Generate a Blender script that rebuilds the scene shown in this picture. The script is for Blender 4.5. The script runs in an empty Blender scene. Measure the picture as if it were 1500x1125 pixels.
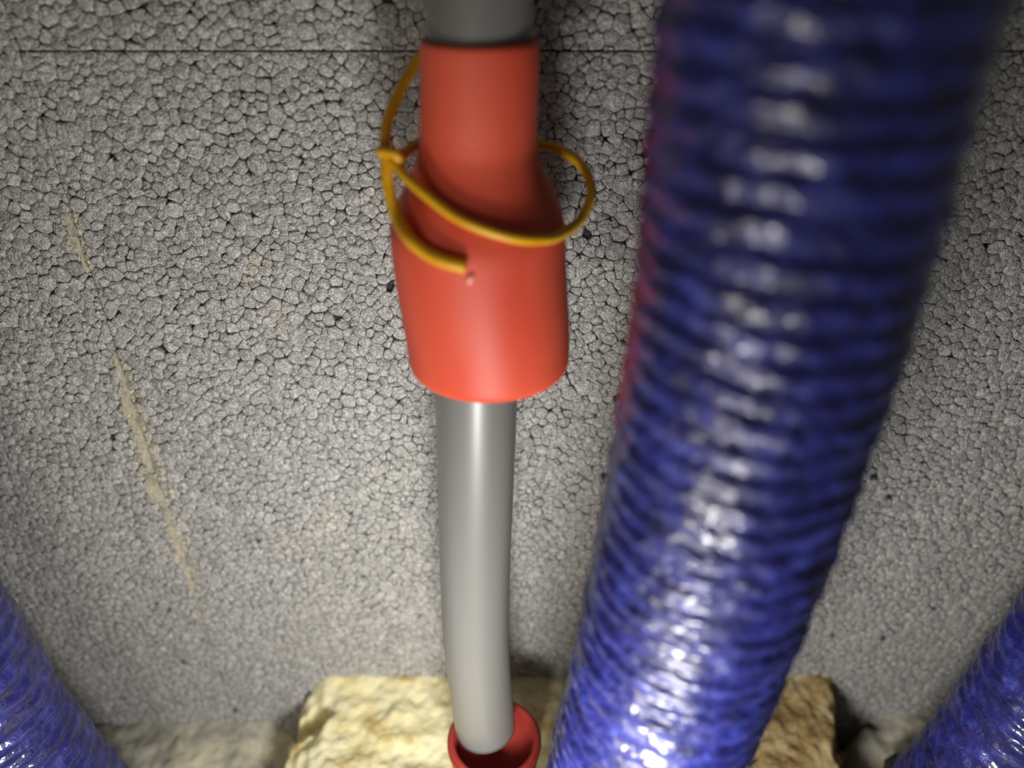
import bpy, bmesh, math, random
import numpy as np
from mathutils import Vector, noise
from mathutils.geometry import delaunay_2d_cdt

random.seed(7)
rng = np.random.default_rng(7)
scene = bpy.context.scene
COL = scene.collection

# ------------------------------------------------------------------ camera, light, exposure
F = 1149.0                      # focal length in pixels of the 1500 x 1125 frame
PITCH = math.radians(32.0)      # camera looks down by this much
H = 0.345                       # camera height above the floor
DW = 0.225                      # distance of the foam board wall
DP = 0.178                      # distance of the grey pipe
CS, SN = math.cos(PITCH), math.sin(PITCH)

cam_d = bpy.data.cameras.new('camera')
cam = bpy.data.objects.new('camera', cam_d)
COL.objects.link(cam)
cam.location = (0, 0, H)
cam.rotation_euler = (math.pi / 2 - PITCH, 0, 0)
cam_d.sensor_width = 36.0
cam_d.lens = F / 1500 * 36.0
cam_d.clip_start = 0.005
cam_d.clip_end = 50
cam_d.dof.use_dof = True
cam_d.dof.focus_distance = 0.245
cam_d.dof.aperture_fstop = (cam_d.lens / 1000.0) / 0.0048
scene.camera = cam

world = bpy.data.worlds.new('world')
scene.world = world
world.use_nodes = True
bg = world.node_tree.nodes['Background']
bg.inputs['Color'].default_value = (1.0, 0.95, 0.86, 1)
bg.inputs['Strength'].default_value = 0.065

lamp_d = bpy.data.lights.new('torch_lamp', 'AREA')
lamp_d.shape = 'DISK'
lamp_d.size = 0.045
lamp_d.energy = 0.47
lamp_d.color = (1.0, 0.985, 0.96)
lamp = bpy.data.objects.new('torch_lamp', lamp_d)
COL.objects.link(lamp)
lamp.location = (0.0, 0.025, H - 0.195)
lamp.rotation_euler = (math.radians(76), 0, 0)

side_d = bpy.data.lights.new('fill_light', 'AREA')  # added fill light from the left, for highlights on sleeve neck and hose
side_d.shape = 'DISK'
side_d.size = 0.07
side_d.energy = 0.16
side_d.color = (1.0, 0.93, 0.82)
side = bpy.data.objects.new('fill_light', side_d)
COL.objects.link(side)
side.location = (-0.075, -0.03, H - 0.15)
side.rotation_euler = (math.radians(84), 0, math.radians(-22))

vs = scene.view_settings
vs.view_transform = 'Standard'
vs.look = 'None'
vs.exposure = 0.0
vs.gamma = 1.0
vs.use_curve_mapping = False


# ------------------------------------------------------------------ helpers
def ray(px, py):
    u, v = px - 750.0, py - 562.5
    return u, F * CS - v * SN, -(F * SN + v * CS)

def at(px, py, d):
    """pixel direction taken to the upright plane y = d"""
    u, h, w = ray(px, py)
    return Vector((u * d / h, d, H + w * d / h))

def onz(px, py, z):
    u, h, w = ray(px, py)
    t = (z - H) / w
    return Vector((u * t, h * t, z))

def project(x, y, z):
    w = z - H
    zc = y * CS - w * SN
    return 750 + F * x / zc, 562.5 + F * (-w * CS - y * SN) / zc

def link(name, me, mat=None, parent=None, smooth=True):
    o = bpy.data.objects.new(name, me)
    COL.objects.link(o)
    if mat is not None:
        me.materials.append(mat)
    if smooth and len(me.polygons):
        me.polygons.foreach_set('use_smooth', [True] * len(me.polygons))
    if parent is not None:
        o.parent = parent
    return o

def pydata(name, verts, faces):
    me = bpy.data.meshes.new(name)
    me.from_pydata([tuple(v) for v in verts], [], faces)
    me.update()
    return me

def tag(o, label=None, cat=None, group=None, kind=None):
    if label: o['label'] = label
    if cat: o['category'] = cat
    if group: o['group'] = group
    if kind: o['kind'] = kind
    return o

def empty(name, loc):
    o = bpy.data.objects.new(name, None)
    COL.objects.link(o)
    o.location = loc
    o.empty_display_size = 0.01
    return o

def spline(pts, n):
    """Catmull-Rom through pts, n samples per span"""
    P = [Vector(p) for p in pts]
    P = [P[0] * 2 - P[1]] + P + [P[-1] * 2 - P[-2]]
    out = []
    for i in range(1, len(P) - 2):
        a, b, c, d = P[i - 1:i + 3]
        for k in range(n):
            t = k / n
            out.append(0.5 * ((2 * b) + (c - a) * t + (2 * a - 5 * b + 4 * c - d) * t * t
                              + (3 * b - a - 3 * c + d) * t ** 3))
    out.append(P[-2].copy())
    return out

def resample(path, step):
    out = [path[0].copy()]
    acc = 0.0
    for a, b in zip(path, path[1:]):
        L = (b - a).length
        if L < 1e-9: continue
        s = step - acc
        while s <= L:
            out.append(a.lerp(b, s / L))
            s += step
        acc = (acc + L) % step
    return out

def frames(path):
    fr = []
    ref = Vector((0, -1, 0.01))
    for i, p in enumerate(path):
        t = (path[min(i + 1, len(path) - 1)] - path[max(i - 1, 0)]).normalized()
        n = ref - t * ref.dot(t)
        if n.length < 1e-4:
            n = t.orthogonal()
        n.normalize()
        ref = n
        fr.append((p, t, n, t.cross(n)))
    return fr

def tube(name, path, radius, segs, cap=True):
    verts, faces = [], []
    fr = frames(path)
    for i, (p, t, n, b) in enumerate(fr):
        r = radius(i / (len(fr) - 1)) if callable(radius) else radius
        for k in range(segs):
            a = 2 * math.pi * k / segs
            verts.append(p + n * (r * math.cos(a)) + b * (r * math.sin(a)))
    for i in range(len(fr) - 1):
        for k in range(segs):
            k2 = (k + 1) % segs
            faces.append((i * segs + k, i * segs + k2, (i + 1) * segs + k2, (i + 1) * segs + k))
    if cap:
        faces.append(tuple(range(segs - 1, -1, -1)))
        o = (len(fr) - 1) * segs
        faces.append(tuple(range(o, o + segs)))
    return pydata(name, verts, faces)

def lathe(name, profile, segs=72, axis=lambda z: (0.0, 0.0), close=True):
    """profile: list of (r, z); closed ring of profile points when close"""
    verts, faces = [], []
    for r, z in profile:
        ax, ay = axis(z)
        for k in range(segs):
            a = 2 * math.pi * k / segs
            verts.append((ax + r * math.cos(a), ay + r * math.sin(a), z))
    m = len(profile)
    for i in range(m if close else m - 1):
        j = (i + 1) % m
        for k in range(segs):
            k2 = (k + 1) % segs
            faces.append((i * segs + k, i * segs + k2, j * segs + k2, j * segs + k))
    me = pydata(name, verts, faces)
    bm = bmesh.new(); bm.from_mesh(me)
    bmesh.ops.recalc_face_normals(bm, faces=bm.faces)
    bm.to_mesh(me); bm.free()
    return me


# ------------------------------------------------------------------ materials
def srgb(r, g, b):
    f = lambda c: ((c / 255 + 0.055) / 1.055) ** 2.4 if c / 255 > 0.04045 else c / 255 / 12.92
    return (f(r), f(g), f(b), 1)

class Mat:
    def __init__(self, name, rough=0.5, spec=0.5):
        self.m = bpy.data.materials.new(name)
        self.m.use_nodes = True
        self.nt = self.m.node_tree
        self.b = self.nt.nodes['Principled BSDF']
        self.b.inputs['Roughness'].default_value = rough
        self.b.inputs['Specular IOR Level'].default_value = spec
    def node(self, t, **kw):
        n = self.nt.nodes.new(t)
        for k, v in kw.items():
            if k in n.inputs: n.inputs[k].default_value = v
            else: setattr(n, k, v)
        return n
    def link(self, a, b): self.nt.links.new(a, b)
    def coords(self, scale=(1, 1, 1)):
        tc = self.node('ShaderNodeTexCoord')
        mp = self.node('ShaderNodeMapping')
        mp.inputs['Scale'].default_value = scale
        self.link(tc.outputs['Object'], mp.inputs['Vector'])
        return mp.outputs['Vector']
    def noise(self, scale, detail=3, vec=None, rough=0.5):
        n = self.node('ShaderNodeTexNoise')
        n.inputs['Scale'].default_value = scale
        n.inputs['Detail'].default_value = detail
        n.inputs['Roughness'].default_value = rough
        self.link(vec if vec is not None else self.coords(), n.inputs['Vector'])
        return n.outputs['Fac']
    def ramp(self, fac, stops):
        r = self.node('ShaderNodeValToRGB')
        el = r.color_ramp.elements
        while len(el) < len(stops): el.new(0.5)
        for e, (p, c) in zip(el, stops):
            e.position = p; e.color = c
        self.link(fac, r.inputs['Fac'])
        return r.outputs['Color']
    def mul(self, a, b, fac=1.0):
        n = self.node('ShaderNodeMix', data_type='RGBA', blend_type='MULTIPLY')
        n.inputs[0].default_value = fac
        self.link(a, n.inputs[6]); self.link(b, n.inputs[7])
        return n.outputs[2]
    def base(self, sock): self.link(sock, self.b.inputs['Base Color'])
    def bump(self, fac, strength, dist, chain=None):
        n = self.node('ShaderNodeBump')
        n.inputs['Strength'].default_value = strength
        n.inputs['Distance'].default_value = dist
        self.link(fac, n.inputs['Height'])
        if chain is not None: self.link(chain, n.inputs['Normal'])
        return n.outputs['Normal']
    def normal(self, sock): self.link(sock, self.b.inputs['Normal'])

def grey(v): return (v, v, v, 1)

# grey expanded polystyrene beads: colour per bead from the mesh, fine cell relief
m = Mat('polystyrene_bead', 0.42, 0.5)
att = m.node('ShaderNodeVertexColor', layer_name='bead_colour')
sp = m.ramp(m.noise(900, 4, rough=0.7), [(0.30, grey(0.55)), (0.5, grey(1.0)), (0.68, grey(1.8))])
m.base(m.mul(att.outputs['Color'], sp))
vor = m.node('ShaderNodeTexVoronoi')
vor.inputs['Scale'].default_value = 1500
m.link(m.coords(), vor.inputs['Vector'])
n1 = m.bump(vor.outputs['Distance'], 0.8, 0.0004)
m.normal(m.bump(m.noise(700, 3), 0.7, 0.0008, n1))
M_BEAD = m.m

m = Mat('polystyrene_pit_shade', 0.8, 0.2)  # same foam as the beads, near black to paint shade in pits and grooves
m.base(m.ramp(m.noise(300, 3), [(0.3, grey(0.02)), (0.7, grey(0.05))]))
M_PIT_SHADE = m.m

m = Mat('dried_glue', 0.6, 0.4)
m.base(m.ramp(m.noise(260, 5, rough=0.7), [(0.32, srgb(142, 138, 126)), (0.5, srgb(182, 175, 152)), (0.66, srgb(206, 197, 166))]))
m.normal(m.bump(m.noise(800, 4), 0.7, 0.0008))
M_GLUE = m.m

m = Mat('concrete', 0.9, 0.2)
m.base(m.ramp(m.noise(45, 6, rough=0.65), [(0.3, srgb(96, 95, 92)), (0.5, srgb(140, 138, 130)), (0.7, srgb(186, 180, 160))]))
m.normal(m.bump(m.noise(500, 4), 0.5, 0.0008))
M_CONC = m.m

m = Mat('crumbly_mortar', 0.9, 0.2)
m.base(m.ramp(m.noise(38, 6, rough=0.7), [(0.32, srgb(120, 118, 110)), (0.5, srgb(180, 176, 160)), (0.66, srgb(226, 218, 190))]))
m.normal(m.bump(m.noise(450, 4), 0.6, 0.0010))
M_MORT = m.m

m = Mat('red_plastic', 0.52, 0.45)
m.base(m.ramp(m.noise(55, 2, m.coords((1, 1, 0.35))), [(0.35, srgb(212, 72, 46)), (0.65, srgb(224, 92, 66))]))
m.b.inputs['Subsurface Weight'].default_value = 0.12
m.b.inputs['Subsurface Radius'].default_value = (1, 0.25, 0.15)
m.b.inputs['Subsurface Scale'].default_value = 0.002
M_RED = m.m

m = Mat('pip_highlight_pink', 0.2, 0.6)  # pale pink paints the small highlight on the sleeve's pip
m.base(m.ramp(m.noise(300, 2), [(0.3, srgb(232, 128, 110)), (0.7, srgb(244, 160, 145))]))
M_PIP_GLINT = m.m

m = Mat('dark_red_plastic', 0.45, 0.4)
m.base(m.ramp(m.noise(60, 2), [(0.35, srgb(150, 48, 40)), (0.65, srgb(172, 62, 52))]))
M_RED2 = m.m

m = Mat('grey_pipe_plastic', 0.46, 0.5)
m.base(m.ramp(m.noise(40, 2, m.coords((1, 1, 0.08))), [(0.3, srgb(102, 101, 96)), (0.7, srgb(120, 119, 116))]))
m.b.inputs['Coat Weight'].default_value = 0.45
m.b.inputs['Coat Roughness'].default_value = 0.30
M_PIPE = m.m

m = Mat('yellow_cord_plastic', 0.38, 0.5)
m.base(m.ramp(m.noise(120, 2), [(0.3, srgb(222, 160, 14)), (0.7, srgb(236, 182, 30))]))
M_CORD = m.m

m = Mat('blue_hose_film', 0.48, 0.5)
m.b.inputs['Coat Weight'].default_value = 0.65
m.b.inputs['Coat Roughness'].default_value = 0.11
m.base(m.ramp(m.noise(160, 4, rough=0.6), [(0.32, srgb(17, 17, 74)), (0.55, srgb(32, 36, 118)), (0.75, srgb(64, 74, 170))]))
nb = m.bump(m.noise(620, 3), 0.4, 0.0010)
m.normal(nb)
m.link(m.bump(m.noise(380, 1), 0.35, 0.0012), m.b.inputs['Coat Normal'])
M_HOSE = m.m

m = Mat('yellow_foam', 0.75, 0.3)
c1 = m.ramp(m.noise(70, 5, rough=0.6), [(0.33, srgb(222, 190, 122)), (0.44, srgb(246, 234, 178)), (0.7, srgb(252, 246, 208))])
m.base(c1)
m.normal(m.bump(m.noise(420, 4), 0.6, 0.0010))
M_FOAM = m.m

m = Mat('tan_foam', 0.85, 0.2)
m.base(m.ramp(m.noise(75, 5, rough=0.65), [(0.32, srgb(120, 92, 54)), (0.5, srgb(186, 158, 106)), (0.68, srgb(222, 204, 156))]))
m.normal(m.bump(m.noise(350, 4), 0.6, 0.0010))
M_TAN = m.m

m = Mat('dark_debris', 0.8, 0.3)
m.base(m.ramp(m.noise(200, 3), [(0.3, srgb(34, 32, 30)), (0.7, srgb(74, 70, 64))]))
M_DARK = m.m

m = Mat('pale_debris', 0.85, 0.3)
m.base(m.ramp(m.noise(200, 3), [(0.3, srgb(176, 170, 140)), (0.7, srgb(222, 214, 180))]))
M_PALE = m.m


# ------------------------------------------------------------------ floor
def heightfield(name, x0, x1, y0, y1, nx, ny, fz):
    verts, faces = [], []
    for j in range(ny + 1):
        for i in range(nx + 1):
            x = x0 + (x1 - x0) * i / nx
            y = y0 + (y1 - y0) * j / ny
            verts.append((x, y, fz(x, y)))
    for j in range(ny):
        for i in range(nx):
            a = j * (nx + 1) + i
            faces.append((a, a + 1, a + nx + 2, a + nx + 1))
    return verts, faces

def fl(x, y):
    p = Vector((x, y, 0))
    return 0.0022 * noise.noise(p * 60) + 0.0012 * noise.noise(p * 190 + Vector((5, 3, 1)))

v, f = heightfield('floor', -0.34, 0.34, -0.10, DW + 0.03, 220, 110, fl)
tag(link('floor', pydata('floor', v, f), M_CONC), 'rough grey concrete floor under the foam board wall', kind='structure')

# ------------------------------------------------------------------ back wall of polystyrene boards with bead geometry
X0, X1, Z0, Z1 = -0.31, 0.31, -0.01, 0.39
def box_mesh(name, x0, x1, y0, y1, z0, z1):
    v = [(x, y, z) for x in (x0, x1) for y in (y0, y1) for z in (z0, z1)]
    f = [(0, 1, 3, 2), (4, 6, 7, 5), (0, 4, 5, 1), (2, 3, 7, 6), (0, 2, 6, 4), (1, 5, 7, 3)]
    return pydata(name, v, f)

wall = tag(link('wall_back', box_mesh('wall_back', X0, X1, DW + 0.032, DW + 0.06, Z0, Z1), M_CONC, smooth=False),
           'upright wall lined with grey bead foam insulation boards', kind='structure')

ja, jb = at(100, 300, DW), at(310, 950, DW)       # upright joint between boards
jm = (jb.x - ja.x) / (jb.z - ja.z)
def joint_x(z): return ja.x + jm * (z - ja.z)
JZ = at(500, 75, DW).z                              # level joint between boards
GAP = 0.00016
# half planes (a, b, c): keep a*x + b*z <= c
kl = math.hypot(1, jm)
left_of = (1 / kl, -jm / kl, (ja.x - jm * ja.z) / kl - GAP)
right_of = (-1 / kl, jm / kl, -(ja.x - jm * ja.z) / kl - GAP)
regions = {
    'left': [left_of],
    'upper': [right_of, (0, -1, -JZ - GAP)],
    'lower': [right_of, (0, 1, JZ - GAP)],
}
def clip(poly, hp):
    a, b, c = hp
    out = []
    n = len(poly)
    for i in range(n):
        p, q = poly[i], poly[(i + 1) % n]
        dp, dq = a * p[0] + b * p[1] - c, a * q[0] + b * q[1] - c
        if dp <= 0: out.append(p)
        if (dp < 0 < dq) or (dq < 0 < dp):
            t = dp / (dp - dq)
            out.append((p[0] + (q[0] - p[0]) * t, p[1] + (q[1] - p[1]) * t))
    return out

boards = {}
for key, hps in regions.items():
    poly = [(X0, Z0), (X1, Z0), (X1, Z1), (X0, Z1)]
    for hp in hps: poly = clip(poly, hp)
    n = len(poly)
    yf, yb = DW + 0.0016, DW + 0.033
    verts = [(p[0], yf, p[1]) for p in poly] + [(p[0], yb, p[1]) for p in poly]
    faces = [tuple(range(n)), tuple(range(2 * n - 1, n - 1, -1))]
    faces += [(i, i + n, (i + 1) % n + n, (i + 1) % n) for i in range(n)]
    boards[key] = link('insulation_board', pydata('insulation_board', verts, faces), M_PIT_SHADE, wall, smooth=False)

# bead centres: variable radius dart throwing, big beads first
def sample_beads():
    cell = 0.005
    grid = {}
    pts = []
    for r, tries in ((0.0027, 800), (0.0022, 4500), (0.0018, 14000), (0.0014, 50000), (0.0011, 70000), (0.0009, 40000)):
        xs = rng.uniform(X0, X1, tries); zs = rng.uniform(0.0, 0.375, tries)
        rs = r * rng.uniform(0.88, 1.12, tries)
        for x, z, rr in zip(xs.tolist(), zs.tolist(), rs.tolist()):
            gx, gz = int((x + 1) / cell), int((z + 1) / cell)
            ok = True
            for i in (-1, 0, 1):
                for j in (-1, 0, 1):
                    for (qx, qz, qr) in grid.get((gx + i, gz + j), ()):
                        d = 0.90 * (rr + qr)
                        if (qx - x) ** 2 + (qz - z) ** 2 < d * d:
                            ok = False; break
                    if not ok: break
                if not ok: break
            if ok:
                grid.setdefault((gx, gz), []).append((x, z, rr))
                pts.append((x, z, rr))
    return pts

beads = sample_beads()
S = 1000.0
co = [Vector((x * S, z * S)) for x, z, r in beads]
res = delaunay_2d_cdt(co, [], [], 0, 1e-7)
vco, tris, orig = res[0], res[2], res[3]
R = [None] * len(vco)
for i, o in enumerate(orig):
    if o: R[i] = beads[o[0]]
T = np.array(tris)
V = np.array([(p.x, p.y) for p in vco]) / S
W = np.array([(b[2] if b else 0.001) ** 2 for b in R])
A, B, C = V[T[:, 0]], V[T[:, 1]], V[T[:, 2]]
# radical (power) centres, so that big beads keep big cells
ab, ac = B - A, C - A
rb = 0.5 * ((B ** 2).sum(1) - (A ** 2).sum(1) - W[T[:, 1]] + W[T[:, 0]])
rc = 0.5 * ((C ** 2).sum(1) - (A ** 2).sum(1) - W[T[:, 2]] + W[T[:, 0]])
det = ab[:, 0] * ac[:, 1] - ab[:, 1] * ac[:, 0]
det[np.abs(det) < 1e-12] = 1e-12
CX = (rb * ac[:, 1] - rc * ab[:, 1]) / det
CZ = (ab[:, 0] * rc - ac[:, 0] * rb) / det
around = [[] for _ in range(len(V))]
for ti, t in enumerate(tris):
    for k in t: around[k].append(ti)

# yellow glue smears along the upright joint: (pixel x, pixel y, half width along x, strength)
smear = [(104, 318, 10, .6), (112, 350, 13, .75), (124, 385, 10, .6), (172, 520, 5, .4), (180, 555, 10, .8), (190, 590, 16, .8),
         (200, 625, 18, .75), (215, 660, 18, .6), (222, 700, 24, .45), (240, 730, 20, .4), (254, 770, 12, .5),
         (268, 810, 12, .5), (282, 850, 8, .45), (372, 395, 12, .3), (440, 800, 30, .22), (480, 770, 26, .18), (405, 460, 16, .2), (300, 905, 6, .3)]
def smear_at(px, py):
    s = 0.0
    for sx, sy, w, st in smear:
        d = math.hypot((px - sx) / w, (py - sy) / 22)
        if d < 1.3: s = max(s, st * min(1.0, (1.3 - d) / 0.6))
    return s

def bead_geometry(poly, r, cx, cz, cut):
    """one fused bead: sunken outer ring, bevel ring, gently domed face"""
    q2 = []
    for i in range(len(poly)):
        a, b = poly[i], poly[(i + 1) % len(poly)]
        q2.append(a)
        if math.hypot(a[0] - b[0], a[1] - b[1]) > 0.55 * r: q2.append(((a[0] + b[0]) / 2, (a[1] + b[1]) / 2))
    poly = q2
    n = len(poly)
    p = np.array(poly)
    c = p.mean(0)
    d = p - c
    L = np.hypot(d[:, 0], d[:, 1]) + 1e-9
    rm = L.mean()
    # round the cell and leave a gap to the neighbours
    Ln = np.minimum(L, rm * (random.uniform(1.03, 1.18) if not cut else 1.6))
    gap = random.choice((0.00001, 0.00002, 0.00003, 0.00005, 0.00010))
    Ln = np.maximum(Ln - gap, 0.3 * L)
    u = d / L[:, None]
    h = random.gauss(0, 0.00014)
    tx, tz = random.gauss(0, 0.13), random.gauss(0, 0.13)
    dome = random.uniform(0.01, 0.10) * rm
    bev = min(0.00042, 0.32 * rm)
    rings = []
    for (ln, dep) in ((Ln, 0.0017), (Ln, 0.00030), (Ln - bev * 0.55, 0.00008), (Ln * 0.62, -dome)):
        q = c + u * ln[:, None]
        y = DW + dep - h + (q[:, 0] - c[0]) * tx + (q[:, 1] - c[1]) * tz
        if dep < 0.0003: y = y + rng.normal(0, 0.00005, n)
        if dep > 0.001: y = np.full(n, DW + 0.0018)
        rings.append(np.stack([q[:, 0], y, q[:, 1]], 1))
    top = np.array([[c[0], DW - h - dome * 1.2 + random.gauss(0, 0.00005), c[1]]])
    verts = np.concatenate(rings + [top])
    faces = []
    for k in range(len(rings) - 1):
        for i in range(n):
            j = (i + 1) % n
            faces.append((k * n + i, k * n + j, (k + 1) * n + j, (k + 1) * n + i))
    o = (len(rings) - 1) * n
    for i in range(n):
        faces.append((o + i, o + (i + 1) % n, len(rings) * n))
    px, py = project(c[0], DW, c[1])
    s = smear_at(px, py)
    g = random.gauss(0.0, 0.055)
    base = np.array((0.400, 0.392, 0.372)) * (1 + g)
    s *= 0.6
    base = base * (1 - s) + np.array((0.56, 0.48, 0.30)) * (1 + g) * s
    size = math.sqrt(abs(0.5 * np.sum(p[:, 0] * np.roll(p[:, 1], -1) - np.roll(p[:, 0], -1) * p[:, 1])))
    zc = DW * CS - (c[1] - H) * SN
    inview = 5 < px < 1495 and 5 < py < 1120
    hidden = (540 < px < 875 and py < 620) or (610 < px < 790) or (px > 940 - (py) * 0.14 and px < 1500 - py * 0.36)
    return verts, faces, base, (size / zc if inview and not hidden else 0.0)

built = {'left': [], 'upper': [], 'lower': []}
for i, b in enumerate(R):
    if b is None: continue
    x, z, r = b
    if r < 0.0012 and random.random() < 0.012: continue        # small beads fallen out: dark pits
    ts = around[i]
    if len(ts) < 3: continue
    poly = [(CX[t], CZ[t]) for t in ts]
    if max(math.hypot(q[0] - x, q[1] - z) for q in poly) > 0.0075: continue
    poly.sort(key=lambda q: math.atan2(q[1] - z, q[0] - x))
    own = 'left' if x < joint_x(z) else ('upper' if z > JZ else 'lower')
    near = abs(x - joint_x(z)) < 0.004 or abs(z - JZ) < 0.004
    for key in (regions if near else (own,)):
        part = poly
        for hp in regions[key]:
            part = clip(part, hp)
            if len(part) < 3: break
        if len(part) < 3: continue
        clean = [part[0]]
        for q in part[1:]:
            if math.hypot(q[0] - clean[-1][0], q[1] - clean[-1][1]) > 0.00012: clean.append(q)
        if len(clean) > 3 and math.hypot(clean[0][0] - clean[-1][0], clean[0][1] - clean[-1][1]) < 0.00012: clean.pop()
        if len(clean) < 3: continue
        ar = 0.5 * abs(sum(clean[k - 1][0] * clean[k][1] - clean[k][0] * clean[k - 1][1] for k in range(len(clean))))
        if ar < 4e-7: continue
        built[key].append(bead_geometry(clean, r, x, z, near and len(part) != len(poly) or near and key != own))

allb = sorted(((g[3], k, i) for k in built for i, g in enumerate(built[k])), reverse=True)
single = {(k, i) for s, k, i in allb[:300] if s > 0}

def colour(me, cols):
    a = me.color_attributes.new('bead_colour', 'FLOAT_COLOR', 'POINT')
    a.data.foreach_set('color', np.concatenate([cols, np.ones((len(cols), 1))], 1).astype(np.float32).ravel())

def fix_normals(me):
    bm = bmesh.new(); bm.from_mesh(me)
    bmesh.ops.recalc_face_normals(bm, faces=bm.faces)
    bm.to_mesh(me); bm.free()

for key in built:
    VV, FF, CC = [], [], []
    off = 0
    for i, (vv, ff, cc, _) in enumerate(built[key]):
        # polygons are counter-clockwise in x-z as seen from the camera side
        if (key, i) in single:
            me = pydata('foam_bead', vv, ff)
            colour(me, np.tile(cc, (len(vv), 1)))
            link('foam_bead', me, M_BEAD, boards[key])
            continue
        VV.append(vv); CC.append(np.tile(cc, (len(vv), 1)))
        FF.extend([tuple(a + off for a in fc) for fc in ff])
        off += len(vv)
    me = bpy.data.meshes.new('bead_surface')
    me.from_pydata(np.concatenate(VV).tolist(), [], FF)
    me.update()
    colour(me, np.concatenate(CC))
    o = link('bead_surface', me, M_BEAD, boards[key])
    o['kind'] = 'stuff'

# thin glue smears squeezed out of the upright joint
smears = [
    ([(97, 308), (104, 316), (112, 342), (122, 372), (131, 398), (126, 397), (117, 376), (104, 350), (96, 325)], 'left'),
    ([(164, 510), (171, 520), (181, 546), (190, 575), (205, 622), (219, 664), (226, 690), (215, 688), (203, 655), (192, 624), (180, 592), (176, 562), (170, 535)], 'left'),
    ([(228, 694), (241, 731), (256, 770), (267, 802), (280, 848), (289, 878), (283, 870), (271, 838), (258, 806), (246, 768), (236, 742), (219, 728), (212, 712), (216, 696)], 'left')]
for n_s, (poly, key) in enumerate(smears):
    dense = []
    for i in range(len(poly)):
        a, b = Vector(poly[i]), Vector(poly[(i + 1) % len(poly)])
        steps = max(1, int((b - a).length / 5))
        for k in range(steps):
            q = a.lerp(b, k / steps)
            j = 3.0 * noise.noise(Vector((q.x * 0.11, q.y * 0.11, n_s * 5.0)))
            dense.append(at(q.x + j, q.y, DW))
    bm = bmesh.new()
    vs_f = [bm.verts.new((p.x, DW - 0.00030, p.z)) for p in dense]
    face = bm.faces.new(vs_f)
    ext = bmesh.ops.extrude_face_region(bm, geom=[face])
    for e in ext['geom']:
        if isinstance(e, bmesh.types.BMVert): e.co.y = DW + 0.0009
    bmesh.ops.recalc_face_normals(bm, faces=bm.faces)
    me = bpy.data.meshes.new('glue_smear'); bm.to_mesh(me); bm.free()
    o = link('glue_smear', me, M_GLUE, boards[key], smooth=False)
    o['label'] = 'pale yellow glue smear along the board joint'

# ------------------------------------------------------------------ expanding foam on the floor
def patch(name, outline, fz, mat, nx=130, ny=90, base=-0.002, edge_w=0.024):
    xs = [p[0] for p in outline]; ys = [p[1] for p in outline]
    x0, x1, y0, y1 = min(xs), max(xs), min(ys), max(ys)
    def inside(x, y):
        # signed distance to outline, positive inside
        c = False; dm = 9.0
        n = len(outline)
        for i in range(n):
            ax, ay = outline[i]; bx, by = outline[(i + 1) % n]
            if (ay > y) != (by > y) and x < (bx - ax) * (y - ay) / (by - ay) + ax: c = not c
            ex, ey = bx - ax, by - ay
            t = max(0, min(1, ((x - ax) * ex + (y - ay) * ey) / (ex * ex + ey * ey)))
            dm = min(dm, math.hypot(x - ax - ex * t, y - ay - ey * t))
        return dm if c else -dm
    def g(x, y):
        p = Vector((x, y, 0))
        d = inside(x, y) + 0.010 * noise.noise(p * 60) + 0.004 * noise.noise(p * 190)
        k = max(0.0, min(1.0, d / edge_w))
        k = math.sin(k * math.pi / 2) ** 0.8 if k > 0 else 0
        return base + (fz(x, y) - base) * k
    v, f = heightfield(name, x0 - 0.012, x1 + 0.012, y0 - 0.012, DW + 0.0012, nx, ny, g)
    f = [q for q in f if max(v[a][2] for a in q) > base + 1e-5]
    used = sorted({a for q in f for a in q}); mp = {a: i for i, a in enumerate(used)}
    n = len(used)
    return pydata(name, [v[a] for a in used], [tuple(mp[a] for a in q) for q in f])

FZ = H - 0.297
def foam_z(x, y):
    p = Vector((x, y, 0.0))
    return FZ + 0.0028 * noise.noise(p * 55) + 0.0020 * noise.noise(p * 130 + Vector((3, 1, 7))) \
        + 0.0012 * noise.noise(p * 330) + 0.010 * max(0, (y - 0.19)) / 0.035 * 0.3
outline = [(-0.096, 0.26), (-0.102, 0.205), (-0.102, 0.185), (-0.098, 0.160), (-0.09, 0.12), (-0.06, 0.095), (0.0, 0.085), (0.06, 0.09), (0.080, 0.13), (0.083, 0.17), (0.083, 0.26)]
tag(link('expanding_foam', patch('expanding_foam', outline, foam_z, M_FOAM, 190, 110), M_FOAM),
    'pale yellow lumpy expanding foam spread around the red socket', 'foam')

def tan_z(x, y):
    p = Vector((x, y, 2.0))
    return FZ + 0.004 + 0.0018 * noise.noise(p * 60) + 0.0012 * noise.noise(p * 150) + 0.001 * noise.noise(p * 340)
outline2 = [(0.089, 0.26), (0.089, 0.12), (0.10, 0.10), (0.126, 0.13), (0.138, 0.19), (0.150, 0.215), (0.151, 0.26)]
tag(link('dried_foam', patch('dried_foam', outline2, tan_z, M_TAN, 110, 90, edge_w=0.010), M_TAN),
    'dirty tan brown dried foam slab against the wall beyond the thick blue hose', 'foam')

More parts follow.
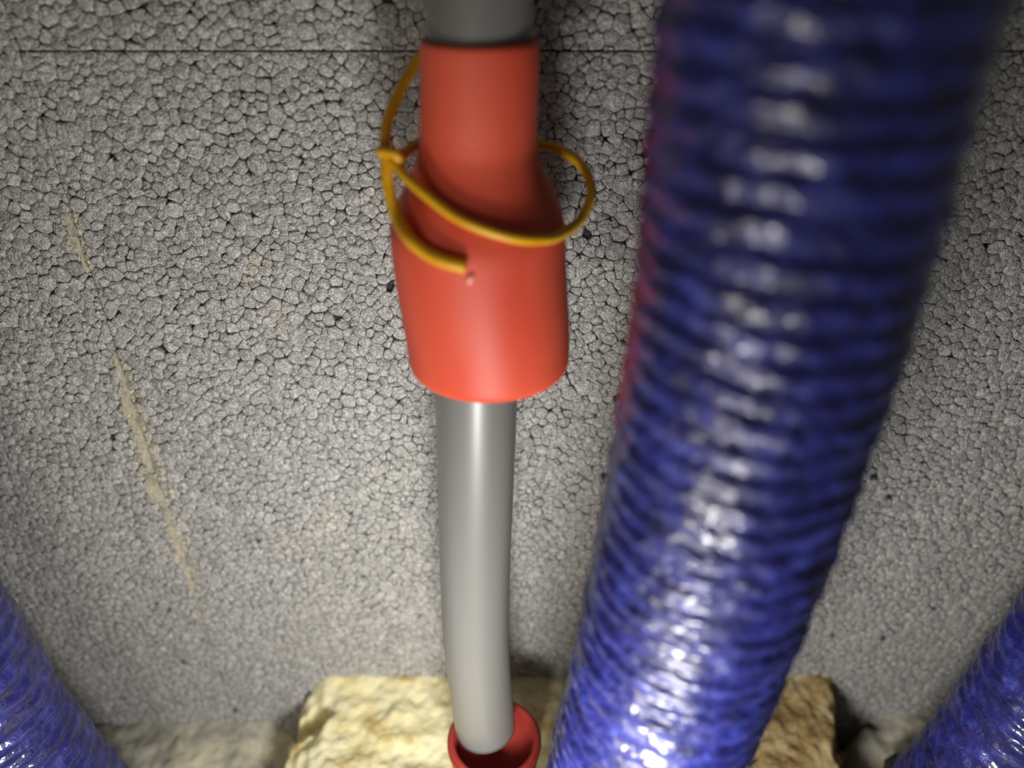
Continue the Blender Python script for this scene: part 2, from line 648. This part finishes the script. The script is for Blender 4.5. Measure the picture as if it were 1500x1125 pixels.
# low grey mortar heap along the foot of the wall, on both sides of the foam
def heap_z(x, y):
    p = Vector((x, y, 5.0))
    k = max(0.0, min(1.0, (y - 0.14) / 0.085))
    return 0.012 + 0.008 * k + 0.002 * noise.noise(p * 50) + 0.0022 * noise.noise(p * 120) + 0.0014 * noise.noise(p * 320)
tag(link('mortar_heap', patch('mortar_heap', [(-0.30, 0.26), (-0.30, 0.10), (-0.16, 0.10), (-0.10, 0.13), (-0.100, 0.19), (-0.096, 0.26)], heap_z, M_MORT, 150, 80), M_MORT),
    'crumbly grey mortar heap below the glue-smeared board joint, beside the yellow foam', 'mortar')
tag(link('mortar_heap', patch('mortar_heap', [(0.156, 0.26), (0.147, 0.18), (0.138, 0.12), (0.18, 0.10), (0.30, 0.10), (0.30, 0.26)], lambda x, y: heap_z(x, y) + 0.006, M_MORT, 120, 80, edge_w=0.016), M_MORT),
    'crumbly grey mortar heap at the foot of the wall beside the tan foam', 'mortar')

# ------------------------------------------------------------------ grey pipe
pp = [Vector((at(703, 0, DP).x + 0.001, DP, H + 0.06)), at(702, 10, DP), at(700, 300, DP), at(698, 600, DP), at(696, 850, DP),
      at(699, 955, DP), at(710, 1056, DP)]
pe = pp[-1].copy()
pp.append(Vector((pe.x + 0.0008, pe.y, pe.z - 0.0025)))
PATH = resample(spline(pp, 24), 0.002)
PR = 0.0110
def pipe_centre(z):
    best = min(PATH, key=lambda p: abs(p.z - z))
    return best.x, best.y
pb = PATH[0]
tag(link('water_pipe', tube('water_pipe', PATH, PR, 64), M_PIPE),
    'smooth grey plastic pipe standing upright from the red socket', 'pipe')

# ------------------------------------------------------------------ red socket in the foam that holds the pipe foot
sc = at(724, 1079, DP - 0.003)
RIM = sc.z
OR, IR = 0.0166, 0.0148
prof = [(IR - 0.0012, RIM - 0.006), (IR - 0.0002, RIM - 0.0004), (IR + 0.0002, RIM), (OR - 0.0003, RIM), (OR, RIM - 0.0005), (OR - 0.0006, RIM - 0.012),
        (OR - 0.0022, RIM - 0.020), (OR - 0.0026, FZ - 0.012), (0.0005, FZ - 0.012), (0.0005, RIM - 0.006)]
root = empty('pipe_socket', (sc.x, sc.y, FZ - 0.012))
def sub(o, root):
    o.parent = root
    o.location = -root.location
    return o
sock = link('socket_body', lathe('socket_body', prof, 72, lambda z: (sc.x, sc.y)), M_RED2)
sub(sock, root)
lipp = [(OR - 0.0002, RIM - 0.0012), (OR + 0.0006, RIM - 0.0016), (OR + 0.0007, RIM - 0.0034), (OR - 0.0003, RIM - 0.0040)]
sub(link('socket_collar', lathe('socket_collar', lipp, 72, lambda z: (sc.x, sc.y)), M_RED2), root)
tag(root, 'dull red plastic cup socket set in yellow foam at the pipe foot', 'pipe fitting')

# ------------------------------------------------------------------ red reducing sleeve
zt, z1, z2, zb = H - 0.0256, H - 0.0505, H - 0.0670, H - 0.1045
ax_pts = [(zt, at(702.5, 58, DP).x), (z1, at(700.5, 230, DP).x), (z2, at(700, 330, DP).x), (zb, at(717, 540, DP).x)]
def cap_axis(z):
    P = sorted(ax_pts)
    if z <= P[0][0]: return P[0][1], DP
    for (za, xa), (zb_, xb) in zip(P, P[1:]):
        if z <= zb_:
            t = (z - za) / (zb_ - za)
            t = t * t * (3 - 2 * t)
            return xa + (xb - xa) * t, DP
    return P[-1][1], DP
RT, RN, RB = 0.01255, 0.01315, 0.0209
outer = [(RT - 0.0012, zt - 0.0002), (RT - 0.0006, zt), (RT - 0.0001, zt - 0.0004), (RT, zt - 0.0012)]
for k in range(1, 8):
    t = k / 8
    outer.append((RT + (RN - RT) * t, zt + (z1 + 0.004 - zt) * t))
for k in range(0, 17):                                   # S-shaped flare
    t = k / 16
    s = t * t * (3 - 2 * t)
    s = 0.55 * s + 0.45 * t
    outer.append((RN + (RB - RN) * s, z1 + 0.003 + (z2 - z1 - 0.003) * t))
for k in range(1, 13):
    t = k / 12
    outer.append((RB + 0.0002 * math.sin(math.pi * t), z2 + (zb + 0.0025 - z2) * t))
outer += [(RB - 0.0002, zb + 0.0013), (RB - 0.0008, zb + 0.0004), (RB - 0.0018, zb)]
inner = [(RB - 0.0026, zb + 0.0004), (RB - 0.0028, z2 - 0.002), (RN - 0.0022, z1), (RT - 0.0013, zt - 0.004)]
root = empty('pipe_reducer', (ax_pts[-1][1], DP, zb))
body = sub(link('sleeve', lathe('sleeve', outer + inner, 96, cap_axis), M_RED), root)
# moulding mark on the front of the wide skirt, its highlight put into the pink
mk = at(689, 409, DP - RB - 0.0003)
bm = bmesh.new()
bmesh.ops.create_uvsphere(bm, u_segments=20, v_segments=12, radius=1.0)
for vv in bm.verts:
    vv.co = Vector((vv.co.x * 0.0010, vv.co.y * 0.0007, vv.co.z * 0.0013))
    vv.co = Vector((vv.co.x + 0.35 * vv.co.z, vv.co.y, vv.co.z)) + mk
me = bpy.data.meshes.new('moulding_pip'); bm.to_mesh(me); bm.free()
sub(link('moulding_pip', me, M_PIP_GLINT), root)
tag(root, 'orange red plastic reducing sleeve with flared skirt on the grey pipe', 'pipe fitting')

# ------------------------------------------------------------------ yellow cord tied around the sleeve
CR = 0.00120
root = empty('plastic_cord', at(575, 225, 0.172))
OUT = sorted((z, r) for r, z in outer)
def sleeve_radius(z):
    for (za, ra), (zb_, rb_) in zip(OUT, OUT[1:]):
        if za <= z <= zb_: return ra + (rb_ - ra) * (z - za) / max(zb_ - za, 1e-9)
    return 0.0
def resting(px, py, gap):
    """distance at which a cord of this gap lies on the front of the sleeve"""
    d = 0.140
    while d < DP:
        p = at(px, py, d)
        if math.hypot(p.x - cap_axis(p.z)[0], d - DP) < sleeve_radius(p.z) + gap: return d
        d += 0.0001
    return DP
lie = lambda px, py: (px, py, resting(px, py, CR * 0.95))
loop = [(577, 236, .1720), (598, 262, .1675), lie(640, 298), lie(670, 319), lie(700, 333), lie(730, 343), lie(760, 350), lie(790, 351), lie(818, 346),
        (850, 322, .1745), (866, 282, .181), (852, 242, .188), (812, 217, .1925), (770, 210, .195), (700, 204, .196), (650, 203, .193), (618, 208, .187), (594, 224, .178), (576, 238, .1730)]
sub(link('loop', tube('loop', resample(spline([at(*p) for p in loop], 14), 0.0008), CR, 14), M_CORD), root)
tail = [(648, 66, .1925), (628, 74, .1915), (610, 90, .190), (585, 135, .184), (567, 180, .178), (565, 215, .1740), (566, 245, .1718), (570, 278, .1698), (581, 318, .1665), (600, 350, .1612), lie(624, 370), lie(652, 383), lie(683, 391)]
sub(link('tail', tube('tail', resample(spline([at(*p) for p in tail], 14), 0.0008), lambda t: CR * (1.0 + 0.30 * t), 14), M_CORD), root)
kn = [(555, 222, .1725), (566, 222, .1710), (578, 226, .1700), (588, 236, .1710), (582, 244, .1740), (568, 238, .1755), (563, 228, .1740), (572, 222, .1710), (584, 226, .1700)]
sub(link('knot', tube('knot', resample(spline([at(*p) for p in kn], 14), 0.0006), CR * 0.9, 12), M_CORD), root)
tag(root, 'yellow plastic cord knotted in a loose loop around the red sleeve', 'cord')

# ------------------------------------------------------------------ blue hoses
def hose(path_pts, radius, seed, segs, step):
    path = resample(spline(path_pts, 30), step)
    fr = frames(path)
    verts, faces = [], []
    off = Vector((seed * 13.7, seed * 7.1, seed * 3.3))
    for i, (p, t, n, b) in enumerate(fr):
        s = i * step
        for k in range(segs):
            a = 2 * math.pi * k / segs
            ca, sa = math.cos(a), math.sin(a)
            q = Vector((ca * radius, sa * radius, s))
            # broken ribs: wandering phase, varying height, fine wrinkles
            w = 0.0016 * noise.noise(Vector((q.x * 45, q.y * 45, s * 60)) + off) + 0.0009 * noise.noise(Vector((q.x * 130, q.y * 130, s * 90)) + off)
            ph = (s + w + 0.0056 * a / (2 * math.pi)) / 0.0056
            rib = 0.5 + 0.5 * math.cos(2 * math.pi * ph)
            amp = 0.00105 * (0.75 + 0.9 * noise.noise(Vector((q.x * 110, q.y * 110, s * 190)) + off * 2))
            fine = 0.00042 * noise.noise(Vector((q.x * 330, q.y * 330, s * 620)) + off) + 0.00026 * noise.noise(Vector((q.x * 700, q.y * 700, s * 1100)) + off)
            r = radius - 0.0009 + amp * rib ** 0.8 + fine
            verts.append(p + n * (r * ca) + b * (r * sa))
    for i in range(len(fr) - 1):
        for k in range(segs):
            k2 = (k + 1) % segs
            faces.append((i * segs + k, i * segs + k2, (i + 1) * segs + k2, (i + 1) * segs + k))
    faces.append(tuple(range(segs - 1, -1, -1)))
    o = (len(fr) - 1) * segs
    faces.append(tuple(range(o, o + segs)))
    me = pydata('blue_hose', verts, faces)
    fix_normals(me)
    return link('blue_hose', me, M_HOSE)

DH = 0.124
HR = 0.0240
def hx(px, py): return at(750 + (px - 750) * 0.962, py, DH)
a0 = hx(1225, 0)
main = [Vector((a0.x, DH, H + 0.05)), a0, hx(1139, 450), hx(1032, 860), hx(942, 1125), Vector((0.027, DH + 0.004, 0.085)), Vector((0.026, DH + 0.005, FZ - 0.002))]
tag(hose(main, HR, 1, 200, 0.0006), 'thick blue ribbed hose running down in front of the wall beside the red sleeve', 'hose', 'blue ribbed hoses')

DS = 0.155
def edge(px, py, side): 
    p = at(px, py, DS)
    return Vector((p.x + side * HR * 1.16, DS, p.z))
left = [edge(-40, 830, -1), edge(0, 898, -1), edge(67, 1000, -1), edge(100, 1060, -1), edge(150, 1125, -1)]
left = [left[0] + (left[0] - left[1]) * 2.2 + Vector((-0.02, 0, 0)), *left, Vector((left[-1].x + 0.010, DS, 0.045)), Vector((left[-1].x + 0.012, DS, 0.012))]
tag(hose(left, HR, 2, 150, 0.0007), 'blue ribbed hose rising from the mortar near the glue-smeared board joint', 'hose', 'blue ribbed hoses')
right = [edge(1540, 835, 1), edge(1500, 905, 1), edge(1436, 1000, 1), edge(1400, 1050, 1), edge(1345, 1125, 1)]
right = [right[0] + (right[0] - right[1]) * 2.2 + Vector((0.02, 0, 0)), *right, Vector((right[-1].x - 0.010, DS, 0.045)), Vector((right[-1].x - 0.012, DS, 0.012))]
tag(hose(right, HR, 3, 150, 0.0007), 'blue ribbed hose rising from the mortar beside the dirty tan foam', 'hose', 'blue ribbed hoses')

# ------------------------------------------------------------------ debris
def pebble(name, loc, size, mat, label, seed, group=None):
    bm = bmesh.new()
    bmesh.ops.create_icosphere(bm, subdivisions=3, radius=1.0)
    for vv in bm.verts:
        k = 1 + 0.35 * noise.noise(vv.co * 1.4 + Vector((seed, 0, 0))) + 0.12 * noise.noise(vv.co * 4 + Vector((seed, 2, 0)))
        vv.co = Vector((vv.co.x * size[0], vv.co.y * size[1], vv.co.z * size[2])) * k
    me = bpy.data.meshes.new(name); bm.to_mesh(me); bm.free()
    o = link(name, me, mat)
    o.location = loc
    return tag(o, label, 'debris', group)
dz = onz(1322, 1122, 0.034)
pebble('debris_lump', dz, (0.0075, 0.005, 0.004), M_DARK, 'dark lump of debris lying against the foot of a blue hose', 4)
